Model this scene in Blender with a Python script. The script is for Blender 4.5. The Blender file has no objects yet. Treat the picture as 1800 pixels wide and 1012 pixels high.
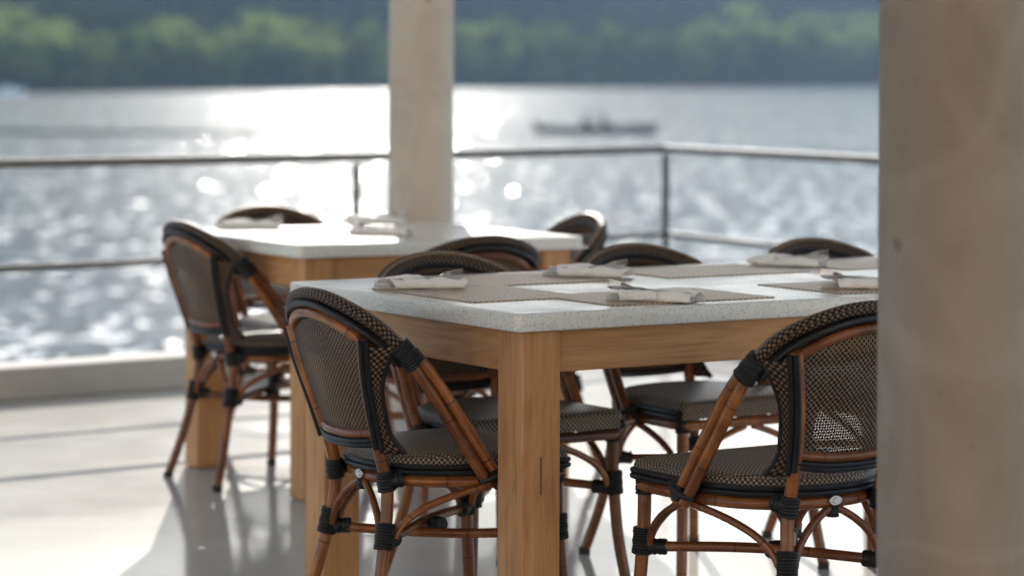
import bpy, bmesh, math, random
from mathutils import Vector, Matrix, noise
R = math.radians
SC = bpy.context.scene
COL = SC.collection

# ---------------------------------------------------------------- camera, world, sun, exposure
CAM_H = 1.248
cd = bpy.data.cameras.new('camera'); cam = bpy.data.objects.new('camera', cd); COL.objects.link(cam)
cam.location = (0, 0, CAM_H); cam.rotation_euler = (R(90), R(-0.2), 0)
cd.sensor_width = 36; cd.lens = 96; cd.shift_y = -0.2089
cd.clip_start = 0.1; cd.clip_end = 6000
cd.dof.use_dof = True; cd.dof.focus_distance = 5.65; cd.dof.aperture_fstop = 2.75
SC.camera = cam
SUN_EL, SUN_AZ = 21.5, -3.4
w = bpy.data.worlds.new('World'); SC.world = w; w.use_nodes = True
nt = w.node_tree; bg = nt.nodes['Background']
sky = nt.nodes.new('ShaderNodeTexSky'); sky.sky_type = 'NISHITA'; sky.sun_disc = False
sky.sun_elevation = R(SUN_EL); sky.sun_rotation = R(SUN_AZ)
sky.air_density = 1.0; sky.dust_density = 0.4; sky.ozone_density = 1.0
nt.links.new(sky.outputs[0], bg.inputs[0]); bg.inputs[1].default_value = 0.105
sd = bpy.data.lights.new('sun', 'SUN'); so = bpy.data.objects.new('sun', sd); COL.objects.link(so)
sd.energy = 2.8; sd.angle = R(0.53); sd.color = (1.0, 0.95, 0.88)
dirv = Vector((math.sin(R(SUN_AZ)) * math.cos(R(SUN_EL)), math.cos(R(SUN_AZ)) * math.cos(R(SUN_EL)), math.sin(R(SUN_EL))))
so.rotation_euler = dirv.to_track_quat('Z', 'Y').to_euler(); so.location = (0, 30, 20)
SC.view_settings.view_transform = 'Standard'; SC.view_settings.look = 'None'
SC.view_settings.exposure = 1.66; SC.view_settings.gamma = 1; SC.view_settings.use_curve_mapping = False
SC.render.engine = 'CYCLES'
cy = SC.cycles
cy.use_denoising = True; cy.max_bounces = 9; cy.transparent_max_bounces = 12; cy.volume_bounces = 1
cy.sample_clamp_indirect = 6.0; cy.sample_clamp_direct = 40.0; cy.caustics_reflective = True; cy.caustics_refractive = False
cy.blur_glossy = 0.3

# ---------------------------------------------------------------- helpers
def tag(o, label=None, cat=None, group=None, kind=None):
    if label: o['label'] = label
    if cat: o['category'] = cat
    if group: o['group'] = group
    if kind: o['kind'] = kind
    return o
def empty(name, loc=(0, 0, 0), rz=0.0):
    o = bpy.data.objects.new(name, None); COL.objects.link(o)
    o.location = loc; o.rotation_euler = (0, 0, rz); o.empty_display_size = 0.1
    return o
def newbm():
    bm = bmesh.new(); bm.loops.layers.uv.new('UVMap'); return bm
def build(name, bm, m, parent=None, smooth=True, bevel=0.0, angle=40):
    me = bpy.data.meshes.new(name); bm.normal_update(); bm.to_mesh(me); bm.free()
    if isinstance(m, (list, tuple)):
        for x in m: me.materials.append(x)
    else: me.materials.append(m)
    o = bpy.data.objects.new(name, me); COL.objects.link(o)
    if smooth:
        for p in me.polygons: p.use_smooth = True
        try: me.set_sharp_from_angle(angle=R(angle))
        except Exception: pass
    if bevel:
        b = o.modifiers.new('bevel', 'BEVEL'); b.width = bevel; b.segments = 3; b.limit_method = 'ANGLE'; b.angle_limit = R(40)
    if parent is not None: o.parent = parent
    return o
def copy_tree(o, parent=None):
    c = o.copy(); COL.objects.link(c)
    if parent is not None: c.parent = parent
    for ch in list(o.children): copy_tree(ch, c)
    return c
def cat(pts, n=6, closed=False):
    P = [Vector(p) for p in pts]; out = []
    N = len(P)
    rng = range(N) if closed else range(N - 1)
    for i in rng:
        p1, p2 = P[i], P[(i + 1) % N]
        p0 = P[(i - 1) % N] if (closed or i > 0) else p1 * 2 - p2
        p3 = P[(i + 2) % N] if (closed or i + 2 < N) else p2 * 2 - p1
        for k in range(n):
            t = k / n
            out.append(0.5 * ((2 * p1) + (p2 - p0) * t + (2 * p0 - 5 * p1 + 4 * p2 - p3) * t * t + (3 * p1 - p0 - 3 * p2 + p3) * t ** 3))
    if not closed: out.append(P[-1])
    return out
def tube(bm, path, rad, seg=10, closed=False, caps=True, flat=1.0, up=None, off=0.0):
    """sweep a circle along a path; rad a number or f(t, s); uv in metres (u along, v around)"""
    uvl = bm.loops.layers.uv.active
    P = [Vector(p) for p in path]; N = len(P)
    T = []
    for i in range(N):
        a = P[(i - 1) % N] if (closed or i > 0) else P[i]
        b = P[(i + 1) % N] if (closed or i < N - 1) else P[i]
        T.append((b - a).normalized())
    ref = Vector(up) if up else (Vector((0, 0, 1)) if abs(T[0].z) < 0.9 else Vector((1, 0, 0)))
    nrm = (ref - T[0] * ref.dot(T[0])).normalized()
    S = [0.0]
    for i in range(1, N): S.append(S[-1] + (P[i] - P[i - 1]).length)
    tot = S[-1] if S[-1] else 1
    rings = []
    for i in range(N):
        if up: nrm = Vector(up)
        nrm = (nrm - T[i] * nrm.dot(T[i])).normalized()
        bi = T[i].cross(nrm)
        r = rad(S[i] / tot, S[i]) if callable(rad) else rad
        rings.append([bm.verts.new(P[i] + (nrm * math.cos(2 * math.pi * k / seg) * flat + bi * math.sin(2 * math.pi * k / seg)) * r) for k in range(seg)])
    r0 = rad(0.5, tot / 2) if callable(rad) else rad
    M = N if closed else N - 1
    for i in range(M):
        j = (i + 1) % N
        s1 = S[i]; s2 = S[j] if j else S[-1] + (P[0] - P[-1]).length
        for k in range(seg):
            l = (k + 1) % seg
            f = bm.faces.new((rings[i][k], rings[i][l], rings[j][l], rings[j][k]))
            v1, v2 = 2 * math.pi * r0 * k / seg, 2 * math.pi * r0 * (k + 1) / seg
            for lp, uv in zip(f.loops, ((s1, v1), (s1, v2), (s2, v2), (s2, v1))): lp[uvl].uv = (uv[0] + off, uv[1])
    if caps and not closed:
        bm.faces.new(rings[0][::-1]); bm.faces.new(rings[-1])
    return rings
def box(bm, lo, hi, axis=0, off=(0, 0)):
    uvl = bm.loops.layers.uv.active
    v = [bm.verts.new((x, y, z)) for z in (lo[2], hi[2]) for y in (lo[1], hi[1]) for x in (lo[0], hi[0])]
    for q in ((0, 2, 3, 1), (4, 5, 7, 6), (0, 1, 5, 4), (2, 6, 7, 3), (0, 4, 6, 2), (1, 3, 7, 5)):
        f = bm.faces.new([v[i] for i in q]); f.normal_update()
        n = [abs(c) for c in f.normal]; na = n.index(max(n))
        oth = [i for i in range(3) if i != na]
        if axis in oth: u_ax = axis; v_ax = [i for i in oth if i != axis][0]
        else: u_ax, v_ax = oth
        for lp in f.loops: lp[uvl].uv = (lp.vert.co[u_ax] + off[0] + na * .37, lp.vert.co[v_ax] + off[1] + na * 0.71)
def prism(bm, pts, z0, z1):
    uvl = bm.loops.layers.uv.active
    a = [bm.verts.new((p[0], p[1], z0)) for p in pts]; b = [bm.verts.new((p[0], p[1], z1)) for p in pts]
    n = len(pts); s = 0
    for i in range(n):
        j = (i + 1) % n
        f = bm.faces.new((a[i], a[j], b[j], b[i])); d = (a[j].co - a[i].co).length
        for lp, uv in zip(f.loops, ((s, z0), (s + d, z0), (s + d, z1), (s, z1))): lp[uvl].uv = uv
        s += d
    t = bm.faces.new(b); u = bm.faces.new(a[::-1])
    for f in (t, u):
        for lp in f.loops: lp[uvl].uv = (lp.vert.co.x, lp.vert.co.y)
    return t

# ---------------------------------------------------------------- materials
class NT:
    def __init__(s, name):
        s.m = bpy.data.materials.new(name); s.m.use_nodes = True; s.t = s.m.node_tree
        s.p = s.t.nodes['Principled BSDF']; s.out = s.t.nodes['Material Output']
    def n(s, typ, **kw):
        x = s.t.nodes.new(typ)
        for k, v in kw.items(): setattr(x, k, v)
        return x
    def l(s, a, b): s.t.links.new(a, b)
    def val(s, node, **kw):
        for k, v in kw.items(): node.inputs[k.replace('_', ' ')].default_value = v
        return node
    def math(s, op, a, b=None, c=None):
        x = s.n('ShaderNodeMath', operation=op)
        for i, q in enumerate((a, b, c)):
            if q is None: continue
            if isinstance(q, (int, float)): x.inputs[i].default_value = q
            else: s.l(q, x.inputs[i])
        return x.outputs[0]
    def coord(s, kind='UV', scale=(1, 1, 1), loc=(0, 0, 0)):
        tc = s.n('ShaderNodeTexCoord'); mp = s.n('ShaderNodeMapping')
        mp.inputs['Scale'].default_value = scale; mp.inputs['Location'].default_value = loc
        s.l(tc.outputs[kind], mp.inputs[0]); return mp.outputs[0]
    def noise(s, vec, scale, detail=4, rough=.55, dist=0):
        x = s.n('ShaderNodeTexNoise'); x.inputs['Scale'].default_value = scale; x.inputs['Detail'].default_value = detail
        x.inputs['Roughness'].default_value = rough; x.inputs['Distortion'].default_value = dist
        s.l(vec, x.inputs['Vector']); return x.outputs['Fac']
    def ramp(s, fac, stops):
        x = s.n('ShaderNodeValToRGB'); e = x.color_ramp.elements
        while len(e) < len(stops): e.new(.5)
        for k, (p, c) in zip(e, stops):
            k.position = p; k.color = (*c, 1) if len(c) == 3 else c
        s.l(fac, x.inputs[0]); return x.outputs[0]
    def rng(s, v, a, b, c=0., d=1.):
        x = s.n('ShaderNodeMapRange'); x.clamp = True
        for i, q in enumerate((a, b, c, d)): x.inputs[i + 1].default_value = q
        s.l(v, x.inputs[0]); return x.outputs[0]
    def mix(s, fac, a, b):
        x = s.n('ShaderNodeMix', data_type='RGBA')
        for q, i in ((fac, 0), (a, 6), (b, 7)):
            if isinstance(q, (int, float)): x.inputs[i].default_value = q
            elif isinstance(q, tuple): x.inputs[i].default_value = (*q, 1)
            else: s.l(q, x.inputs[i])
        return x.outputs[2]
    def bump(s, h, dist, strength=1.0):
        x = s.n('ShaderNodeBump'); x.inputs['Strength'].default_value = strength; x.inputs['Distance'].default_value = dist
        s.l(h, x.inputs['Height']); s.l(x.outputs[0], s.p.inputs['Normal']); return x
    def set(s, color=None, rough=None, metal=None, spec=None, coat=None, coat_r=None):
        P = s.p.inputs
        for q, k in ((color, 'Base Color'), (rough, 'Roughness'), (metal, 'Metallic'), (spec, 'Specular IOR Level'), (coat, 'Coat Weight'), (coat_r, 'Coat Roughness')):
            if q is None: continue
            if isinstance(q, tuple): P[k].default_value = (*q, 1)
            elif isinstance(q, (int, float)): P[k].default_value = q
            else: s.l(q, P[k])
        return s

def m_weave(name, pitch, light, dark, holes=0.0, rough=.45, var=.35, bumpd=.0012, spec=.2):
    k = NT(name); uv = k.coord('UV')
    sp = k.n('ShaderNodeSeparateXYZ'); k.l(uv, sp.inputs[0])
    q = 2 * math.pi / pitch
    ju = k.math('MULTIPLY', k.math('SUBTRACT', k.noise(k.coord('UV', (1, 1, 1)), 34, 3), .5), pitch * .55)
    jv = k.math('MULTIPLY', k.math('SUBTRACT', k.noise(k.coord('UV', (1, 1, 1), (3, 7, 0)), 34, 3), .5), pitch * .55)
    su = k.math('SINE', k.math('MULTIPLY', k.math('ADD', sp.outputs[0], ju), q)); sv = k.math('SINE', k.math('MULTIPLY', k.math('ADD', sp.outputs[1], jv), q))
    oi = k.n('ShaderNodeObjectInfo')
    pr = k.math('MULTIPLY', su, sv)
    fac = k.rng(pr, -.05, .35)
    nz = k.noise(k.coord('UV', (60, 60, 60)), 3, 3)
    lt = k.mix(k.math('ADD', k.rng(nz, .3, .7, 0, .75), k.math('MULTIPLY', oi.outputs['Random'], .25)), tuple(c * (1 - var) for c in light), tuple(c * (1 + var) for c in light))
    k.set(color=k.mix(fac, dark, lt), rough=rough, spec=spec)
    h = k.math('ABSOLUTE', pr); k.bump(h, bumpd, .8)
    if holes:
        mx = k.math('MAXIMUM', k.math('ABSOLUTE', su), k.math('ABSOLUTE', sv))
        hole = k.math('LESS_THAN', mx, holes)
        tr = k.n('ShaderNodeBsdfTransparent'); ms = k.n('ShaderNodeMixShader')
        k.l(hole, ms.inputs[0]); k.l(k.p.outputs[0], ms.inputs[1]); k.l(tr.outputs[0], ms.inputs[2]); k.l(ms.outputs[0], k.out.inputs[0])
    return k.m
def m_wood(name, c1, c2, c3, rough=.5):
    k = NT(name); a = k.coord('UV', (1.3, 22, 1)); nz = k.noise(a, 2.2, 6, .6, .35)
    b = k.coord('UV', (3.5, 150, 1)); fine = k.noise(b, 1.5, 3)
    big = k.noise(k.coord('UV', (.9, 4.5, 1)), 1.4, 3, .5, 1.6)
    wv = k.math('SINE', k.math('MULTIPLY', big, 40.0))
    f = k.math('ADD', k.math('MULTIPLY', nz, .66), k.math('MULTIPLY', k.rng(wv, -1, 1), .12))
    f = k.math('ADD', f, k.math('MULTIPLY', fine, .34))
    k.set(color=k.ramp(f, [(.28, c1), (.52, c2), (.78, c3)]), rough=k.rng(f, .2, .8, rough + .08, rough - .08), spec=.35)
    k.bump(k.math('ADD', fine, k.math('MULTIPLY', nz, .5)), .0006, .5)
    return k.m
def m_bamboo(name):
    k = NT(name); uv = k.coord('UV'); sp = k.n('ShaderNodeSeparateXYZ'); k.l(uv, sp.inputs[0])
    oi = k.n('ShaderNodeObjectInfo')
    st = k.noise(k.coord('UV', (5, 120, 1)), 1.6, 4)
    blot = k.noise(k.coord('Object', (1, 1, 1)), 13, 3)
    c = k.ramp(k.math('ADD', k.math('MULTIPLY', st, .55), k.math('ADD', k.math('MULTIPLY', blot, .45), k.rng(oi.outputs['Random'], 0, 1, -.09, .07))), [(.30, (.045, .013, .005)), (.5, (.175, .056, .016)), (.70, (.42, .165, .048))])
    fr = k.math('FRACT', k.math('DIVIDE', k.math('ADD', sp.outputs[0], .02), .155))
    node = k.rng(k.math('ABSOLUTE', k.math('SUBTRACT', fr, .5)), .005, .016, 1, 0)
    c = k.mix(k.math('MULTIPLY', node, .8), c, (.03, .012, .006))
    k.set(color=c, rough=k.rng(st, .3, .7, .26, .46), spec=.35, coat=.12, coat_r=.2)
    k.bump(k.math('ADD', node, k.math('MULTIPLY', st, .25)), .0008, .7)
    return k.m
def m_lash(name):
    k = NT(name); nz = k.noise(k.coord('Object'), 160, 3)
    k.set(color=k.mix(nz, (.005, .005, .006), (.018, .018, .019)), rough=.5, spec=.3); k.bump(nz, .0006, .6); return k.m
def m_quartz(name):
    k = NT(name); ob = k.coord('Object')
    def specks(scale, thr, seedloc):
        v = k.n('ShaderNodeTexVoronoi'); v.inputs['Scale'].default_value = scale
        k.l(k.coord('Object', (1, 1, 1), seedloc), v.inputs['Vector'])
        sel = k.n('ShaderNodeSeparateColor'); k.l(v.outputs['Color'], sel.inputs[0])
        return k.math('MULTIPLY', k.math('LESS_THAN', v.outputs['Distance'], thr), k.math('GREATER_THAN', sel.outputs[0], .62)), sel.outputs[1]
    d1, r1 = specks(320, .36, (0, 0, 0)); d2, r2 = specks(190, .26, (3, 1, 2)); d3, r3 = specks(110, .13, (7, 2, 5))
    base = k.mix(k.noise(ob, 45, 5, .7), (.60, .585, .55), (.74, .725, .69))
    c = k.mix(k.math('MULTIPLY', d1, .6), base, k.mix(r1, (.10, .09, .08), (.36, .33, .29)))
    c = k.mix(k.math('MULTIPLY', d2, .7), c, k.mix(r2, (.05, .05, .05), (.26, .22, .18)))
    c = k.mix(d3, c, (.85, .86, .86))
    k.set(color=c, rough=k.rng(k.noise(ob, 6, 4), .3, .7, .13, .20), spec=.35); return k.m
def m_plain(name, c1, c2, rough, scale=8, bump=.0, spec=.4, metal=0, detail=5, bscale=None):
    k = NT(name); nz = k.noise(k.coord('Object'), scale, detail, .6)
    k.set(color=k.mix(k.rng(nz, .3, .7), c1, c2), rough=rough, spec=spec, metal=metal)
    if bump: k.bump(k.noise(k.coord('Object'), bscale or scale * 6, 4), bump, .7)
    return k.m
def m_plaster(name, c1, c2, c3, stain):
    k = NT(name); ob = k.coord('Object')
    big = k.noise(k.coord('Object', (3, 3, 1.4)), 1.6, 5, .6, 1.2)
    swirl = k.noise(k.coord('Object', (1.2, 1.2, 1.9), stain), 1.2, 1, .4, 1.4)
    streak = k.rng(k.math('ABSOLUTE', k.math('SUBTRACT', swirl, .5)), 0, .05, 1, 0)
    c = k.mix(k.rng(big, .3, .7), c1, c2)
    c = k.mix(k.math('MULTIPLY', streak, .17), c, c3)
    pits = k.rng(k.noise(ob, 48, 3, .6), .64, .74)
    c = k.mix(k.math('MULTIPLY', pits, .30), c, tuple(q * .55 for q in c1))
    vd = k.n('ShaderNodeVectorMath', operation='DISTANCE'); vd.inputs[1].default_value = stain
    tc = k.n('ShaderNodeTexCoord'); k.l(tc.outputs['Object'], vd.inputs[0])
    dd = k.math('ADD', vd.outputs['Value'], k.math('MULTIPLY', k.math('SUBTRACT', k.noise(ob, 60, 3), .5), .022))
    c = k.mix(k.rng(dd, .005, .016, .5, 0), c, (.07, .055, .045))
    k.set(color=c, rough=.62, spec=.3)
    k.bump(k.math('ADD', k.noise(ob, 35, 5), k.math('MULTIPLY', swirl, 2.0)), .003, .6); return k.m
def m_floor(name):
    k = NT(name); ob = k.coord('Object')
    n1 = k.noise(ob, 1.4, 6, .65, .8); n2 = k.noise(ob, 26, 5, .65)
    c = k.mix(k.rng(n1, .3, .7), (.445, .42, .385), (.52, .495, .46))
    c = k.mix(k.math('MULTIPLY', k.rng(n2, .52, .75), .25), c, (.36, .34, .31))
    k.set(color=c, rough=k.rng(k.noise(ob, 3, 5, .65), .3, .72, .085, .14), spec=.3)
    df = k.n('ShaderNodeBsdfDiffuse'); k.l(c, df.inputs[0]); ms = k.n('ShaderNodeMixShader'); ms.inputs[0].default_value = .52
    k.l(k.p.outputs[0], ms.inputs[1]); k.l(df.outputs[0], ms.inputs[2]); k.l(ms.outputs[0], k.out.inputs[0]); return k.m
def m_cloth(name):
    k = NT(name); ob = k.coord('Object')
    nz = k.noise(ob, 22, 3); a = k.noise(k.coord('Object', (900, 900, 900)), 1, 1)
    k.set(color=k.mix(nz, (.78, .74, .70), (.86, .83, .79)), rough=.85, spec=.15)
    k.p.inputs['Sheen Weight'].default_value = .2
    k.bump(a, .0006, .5); return k.m
def m_leaf(name, c1, c2, c3, tr=.3):
    k = NT(name); g = k.n('ShaderNodeNewGeometry'); oi = k.n('ShaderNodeObjectInfo')
    rnd = k.math('ADD', k.math('MULTIPLY', k.noise(k.coord('Object'), .28, 3), .75), k.math('MULTIPLY', oi.outputs['Random'], .25))
    c = k.ramp(rnd, [(.25, c1), (.5, c2), (.75, c3)])
    k.set(color=c, rough=.8, spec=.0)
    tl = k.n('ShaderNodeBsdfTranslucent'); k.l(k.mix(.5, c, (.27, .33, .07)), tl.inputs[0])
    ms = k.n('ShaderNodeMixShader'); ms.inputs[0].default_value = tr
    k.l(k.p.outputs[0], ms.inputs[1]); k.l(tl.outputs[0], ms.inputs[2]); k.l(ms.outputs[0], k.out.inputs[0]); return k.m
def m_water(name, amp=1.0, facets=True, rough=.105):
    k = NT(name); ob = k.coord('Object', (1, 1.5, 1))
    h = k.math('ADD', k.math('MULTIPLY', k.noise(ob, .55, 3, .5), .16), k.math('MULTIPLY', k.noise(ob, 2.2, 4, .55, .3), .05))
    patch = k.noise(k.coord('Object', (.012, .05, 1)), 1, 3)
    k.set(color=(.225, .235, .230) if facets else (.03, .045, .045), rough=rough, spec=.5); k.p.inputs['IOR'].default_value = 1.33
    bp = k.bump(k.math('MULTIPLY', h, k.rng(patch, .3, .7, .08, .18)), 1.0 * amp, 1.0)
    if facets:
        # wavelets: small flat facets, each with a slope of its own, so the sun glints from single ones
        v = k.n('ShaderNodeTexVoronoi'); v.inputs['Scale'].default_value = 1.0
        k.l(k.coord('Object', (4.4, 1.5, 1)), v.inputs['Vector'])
        v2 = k.n('ShaderNodeTexVoronoi'); v2.inputs['Scale'].default_value = 1.0
        k.l(k.coord('Object', (4.4, 1.5, 1), (0, 0, 7.3)), v2.inputs['Vector'])
        a = k.n('ShaderNodeSeparateColor'); k.l(v.outputs['Color'], a.inputs[0])
        sx = k.math('MULTIPLY', k.math('SUBTRACT', k.math('ADD', a.outputs[0], a.outputs[1]), 1.0), FACET * .78)
        wn = k.n('ShaderNodeTexWhiteNoise', noise_dimensions='3D'); k.l(v.outputs['Position'], wn.inputs[0])
        sy = k.math('MULTIPLY', k.math('SUBTRACT', k.math('ADD', a.outputs[2], wn.outputs[0]), 1.0), FACET)
        b2 = k.n('ShaderNodeSeparateColor'); k.l(v2.outputs['Color'], b2.inputs[0])
        steep = k.rng(k.math('LESS_THAN', b2.outputs[0], .32), 0, 1, .10, 1.0)
        cmb = k.n('ShaderNodeCombineXYZ'); k.l(k.math('MULTIPLY', sx, steep), cmb.inputs[0]); k.l(k.math('MULTIPLY', sy, steep), cmb.inputs[1])
        ad = k.n('ShaderNodeVectorMath', operation='ADD'); k.l(bp.outputs[0], ad.inputs[0]); k.l(cmb.outputs[0], ad.inputs[1])
        nm = k.n('ShaderNodeVectorMath', operation='NORMALIZE'); k.l(ad.outputs[0], nm.inputs[0]); k.l(nm.outputs[0], k.p.inputs['Normal'])
    return k.m
FACET = .185

M = dict(
    weave=m_weave('woven back', .0115, (.18, .122, .078), (.006, .005, .005), .42, .5),
    weave_seat=m_weave('woven seat', .0115, (.30, .22, .155), (.010, .009, .009), 0, .40, .35, .002, .5),
    weave_arch=m_weave('woven binding', .0135, (.155, .098, .060), (.006, .005, .005), 0, .5),
    bamboo=m_bamboo('lacquered bamboo'), lash=m_lash('black lashing'),
    cane=m_plain('tan cane rim', (.16, .105, .065), (.24, .165, .11), .5, 60, 0, .3),
    piping=m_plain('black piping', (.006, .006, .007), (.014, .014, .015), .45, 60, .0004, .3),
    wood=m_wood('oak boards', (.275, .118, .040), (.43, .212, .082), (.52, .285, .122)),
    quartz=m_quartz('speckled quartz'),
    mat=m_weave('woven vinyl mat', .0150, (.68, .54, .41), (.38, .28, .20), 0, .38, .15, .006, .09),
    cloth=m_cloth('napkin cloth'),
    steel=m_plain('cutlery steel', (.55, .55, .56), (.65, .65, .66), .16, 40, 0, .5, 1.0),
    badge=m_plain('badge metal', (.42, .42, .40), (.60, .60, .58), .35, 300, .0008, .5, .9),
    plaster=m_plaster('cream plaster', (.40, .345, .295), (.48, .43, .375), (.58, .53, .47), (.03, -.114, 1.515)), plaster_brown=m_plaster('dark brown plaster', (.215, .172, .133), (.29, .24, .195), (.42, .37, .32), (-.106, -.071, .974)), floor=m_floor('polished concrete'),  # the near column's plaster is coloured darker and browner than the far one's
    kerb=m_plain('painted kerb', (.37, .345, .31), (.45, .42, .38), .8, 3, .002, .1),
    rail=m_plain('rail metal', (.10, .10, .098), (.135, .13, .128), .62, 12, .0, .3),
    post=m_plain('rail post metal', (.05, .055, .05), (.075, .08, .075), .6, 12, .0, .3),
    ceiling=m_plain('ceiling boards', (.78, .75, .70), (.83, .80, .75), .7, 2),
    wall=m_plain('fill wall render', (.74, .61, .47), (.80, .67, .52), .7, 2),
    rubber=m_plain('rubber foot', (.010, .010, .010), (.02, .02, .02), .6, 50),
    bark=m_plain('bark', (.05, .04, .03), (.085, .07, .05), .9, 3, 0, 0),
    leafA=m_leaf('mid green leaves', (.046, .068, .028), (.082, .115, .044), (.135, .170, .066), .36),
    leafB=m_leaf('yellow green leaves', (.090, .115, .045), (.155, .18, .075), (.215, .235, .11), .50),
    leafC=m_leaf('dark green leaves', (.018, .036, .016), (.030, .054, .023), (.048, .078, .031), .22),
    leafD=m_leaf('far dark leaves', (.010, .020, .014), (.016, .030, .019), (.024, .042, .024), .05),
    earth=m_plain('wooded ground', (.022, .034, .016), (.045, .060, .026), .95, .05, 0, 0),
    water=m_water('lake water'), calm=m_water('calm wake water', .02, False, .03),
    hull=m_plain('dark hull paint', (.07, .073, .073), (.10, .103, .103), .7, 4), white=m_plain('white hull paint', (.50, .51, .51), (.58, .58, .58), .5, 2),
    shirt=m_plain('dark shirt', (.05, .055, .065), (.08, .085, .095), .85, 12), skin=m_plain('skin', (.38, .23, .16), (.45, .28, .20), .55, 12),
    glass=m_plain('boat windscreen', (.03, .04, .05), (.05, .06, .07), .08, 2),
)

# ---------------------------------------------------------------- the setting
HAZE = .00013
WATER_Z = CAM_H - 3.2
PL = [(-10.0, 4.1), (-1.94, 10.33), (-.59, 11.36), (.70, 12.68), (1.49, 11.10), (5.2, 3.7)]     # inner foot of the kerb
def offset_line(pts, d):
    out = []
    for i, p in enumerate(pts):
        p = Vector(p)
        dirs = []
        if i > 0: dirs.append((p - Vector(pts[i - 1])).normalized())
        if i < len(pts) - 1: dirs.append((Vector(pts[i + 1]) - p).normalized())
        ns = [Vector((-v.y, v.x)) for v in dirs]
        n = sum(ns, Vector((0, 0))).normalized(); n /= max(.35, n.dot(ns[0]))
        out.append(tuple(p + n * d))
    return out
outer = offset_line(PL, .22)
bm = newbm(); prism(bm, outer + [(7, -4), (-10.5, -4)], -2.6, 0.0)
tag(build('terrace_floor', bm, M['floor'], smooth=False), kind='structure')
# water
bm = newbm(); v = [bm.verts.new(p) for p in ((-2500, -300, 0), (2500, -300, 0), (2500, 2500, 0), (-2500, 2500, 0))]; bm.faces.new(v)
o = build('lake_water', bm, M['water'], smooth=False); o.location = (0, 0, WATER_Z); tag(o, kind='structure')
# calm streak left by the boat
bm = newbm(); rowa, rowb = [], []
for i in range(61):
    x = -60 + i * 1.0 - .02 * i
    yc = 140.0 + 4.5 * math.sin(i * .05) + .3 * noise.noise((i * .3, 0, 0)); hw = (4.6 + 1.2 * noise.noise((i * .21, 4, 0))) * (1 if i < 42 else max(.25, 1 - (i - 42) * .05))
    rowa.append(bm.verts.new((x, yc - hw, 0))); rowb.append(bm.verts.new((x, yc + hw, 0)))
for i in range(60): bm.faces.new((rowa[i], rowa[i + 1], rowb[i + 1], rowb[i]))
o = build('wake_water', bm, M['calm'], smooth=False); o.location = (0, 0, WATER_Z + .03); tag(o, kind='structure')
# far shore and hill
SH = [(-2500, 250), (-300, 330), (-75, 410), (0, 600), (115, 760), (300, 860), (2500, 900)]
def shore(x):
    for (x0, y0), (x1, y1) in zip(SH, SH[1:]):
        if x0 <= x <= x1:
            t = (x - x0) / (x1 - x0); return y0 + (y1 - y0) * t + 6 * noise.noise((x * .03, 1, 0))
    return 700
def hill_z(x, d):
    if d <= 0: return WATER_Z + d * .2
    base = 1.2 * min(1, d / 3) + max(0, d - 30) * .05
    if d > 160: base += (d - 160) * .272
    return WATER_Z + base + 5 * min(1, d / 200) * noise.noise((x * .008, d * .008, 3))
bm = newbm(); rows = []
ds = [-12, -2, 0, 3, 12, 30, 60, 100, 160, 230, 320, 430, 560, 700]
xs = [-1200 + 30 * i for i in range(81)]
for d in ds: rows.append([bm.verts.new((x, shore(x) + d, hill_z(x, d))) for x in xs])
for a, b in zip(rows, rows[1:]):
    for i in range(len(xs) - 1): bm.faces.new((a[i], a[i + 1], b[i + 1], b[i]))
tag(build('hills', bm, M['earth']), kind='structure')

def leaf_quads(bm, c, rad, n, size, rnd, squash=.8):
    for _ in range(n):
        while True:
            p = Vector((rnd.uniform(-1, 1), rnd.uniform(-1, 1), rnd.uniform(-1, 1)))
            if .35 < p.length < 1: break
        q = Vector((p.x * rad, p.y * rad, p.z * rad * squash)) + c
        a = Vector((rnd.gauss(0, 1), rnd.gauss(0, 1), rnd.gauss(0, 1))).normalized()
        nn = (p.normalized() * .8 + a).normalized(); t = nn.orthogonal().normalized(); b = nn.cross(t)
        s = size * rnd.uniform(.6, 1.3)
        bm.faces.new([bm.verts.new(q + t * s * x + b * s * .6 * y) for x, y in ((-1, -.5), (0, -1), (1, -.2), (.2, 1))])
def tree_proto(seed, leafm, h):
    rnd = random.Random(seed); root = empty('shore_tree')
    bm = newbm()
    tube(bm, cat([(0, 0, -1), (.2, 0, h * .25), (-.1, .2, h * .5), (.1, 0, h * .78)], 4), lambda t, s: .42 * (1 - .8 * t), 8)
    for k in range(6):
        a = k * 1.05 + rnd.random(); z = h * rnd.uniform(.22, .5); L = h * rnd.uniform(.25, .4)
        tube(bm, cat([(0, 0, z), (math.cos(a) * L * .5, math.sin(a) * L * .5, z + L * .35), (math.cos(a) * L, math.sin(a) * L, z + L * .6)], 3), lambda t, s: .17 * (1 - .75 * t), 6)
    build('trunk', bm, M['bark'], root)
    bm = newbm()
    for k in range(22):
        a = rnd.uniform(0, 6.283); zz = rnd.uniform(.12, .95); rr = (.44 * math.sqrt(max(.05, 1 - ((zz - .42) / .6) ** 2))) * h * rnd.uniform(.35, 1)
        leaf_quads(bm, Vector((math.cos(a) * rr, math.sin(a) * rr, zz * h)), h * rnd.uniform(.12, .20), 62, h * .034, rnd)
    build('crown', bm, leafm, root, smooth=False)
    return root
rnd = random.Random(5)
protos = [tree_proto(1, M['leafA'], 14), tree_proto(2, M['leafB'], 14), tree_proto(3, M['leafC'], 14), tree_proto(4, M['leafA'], 14), tree_proto(6, M['leafC'], 14)]
used = [False] * len(protos)
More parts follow.
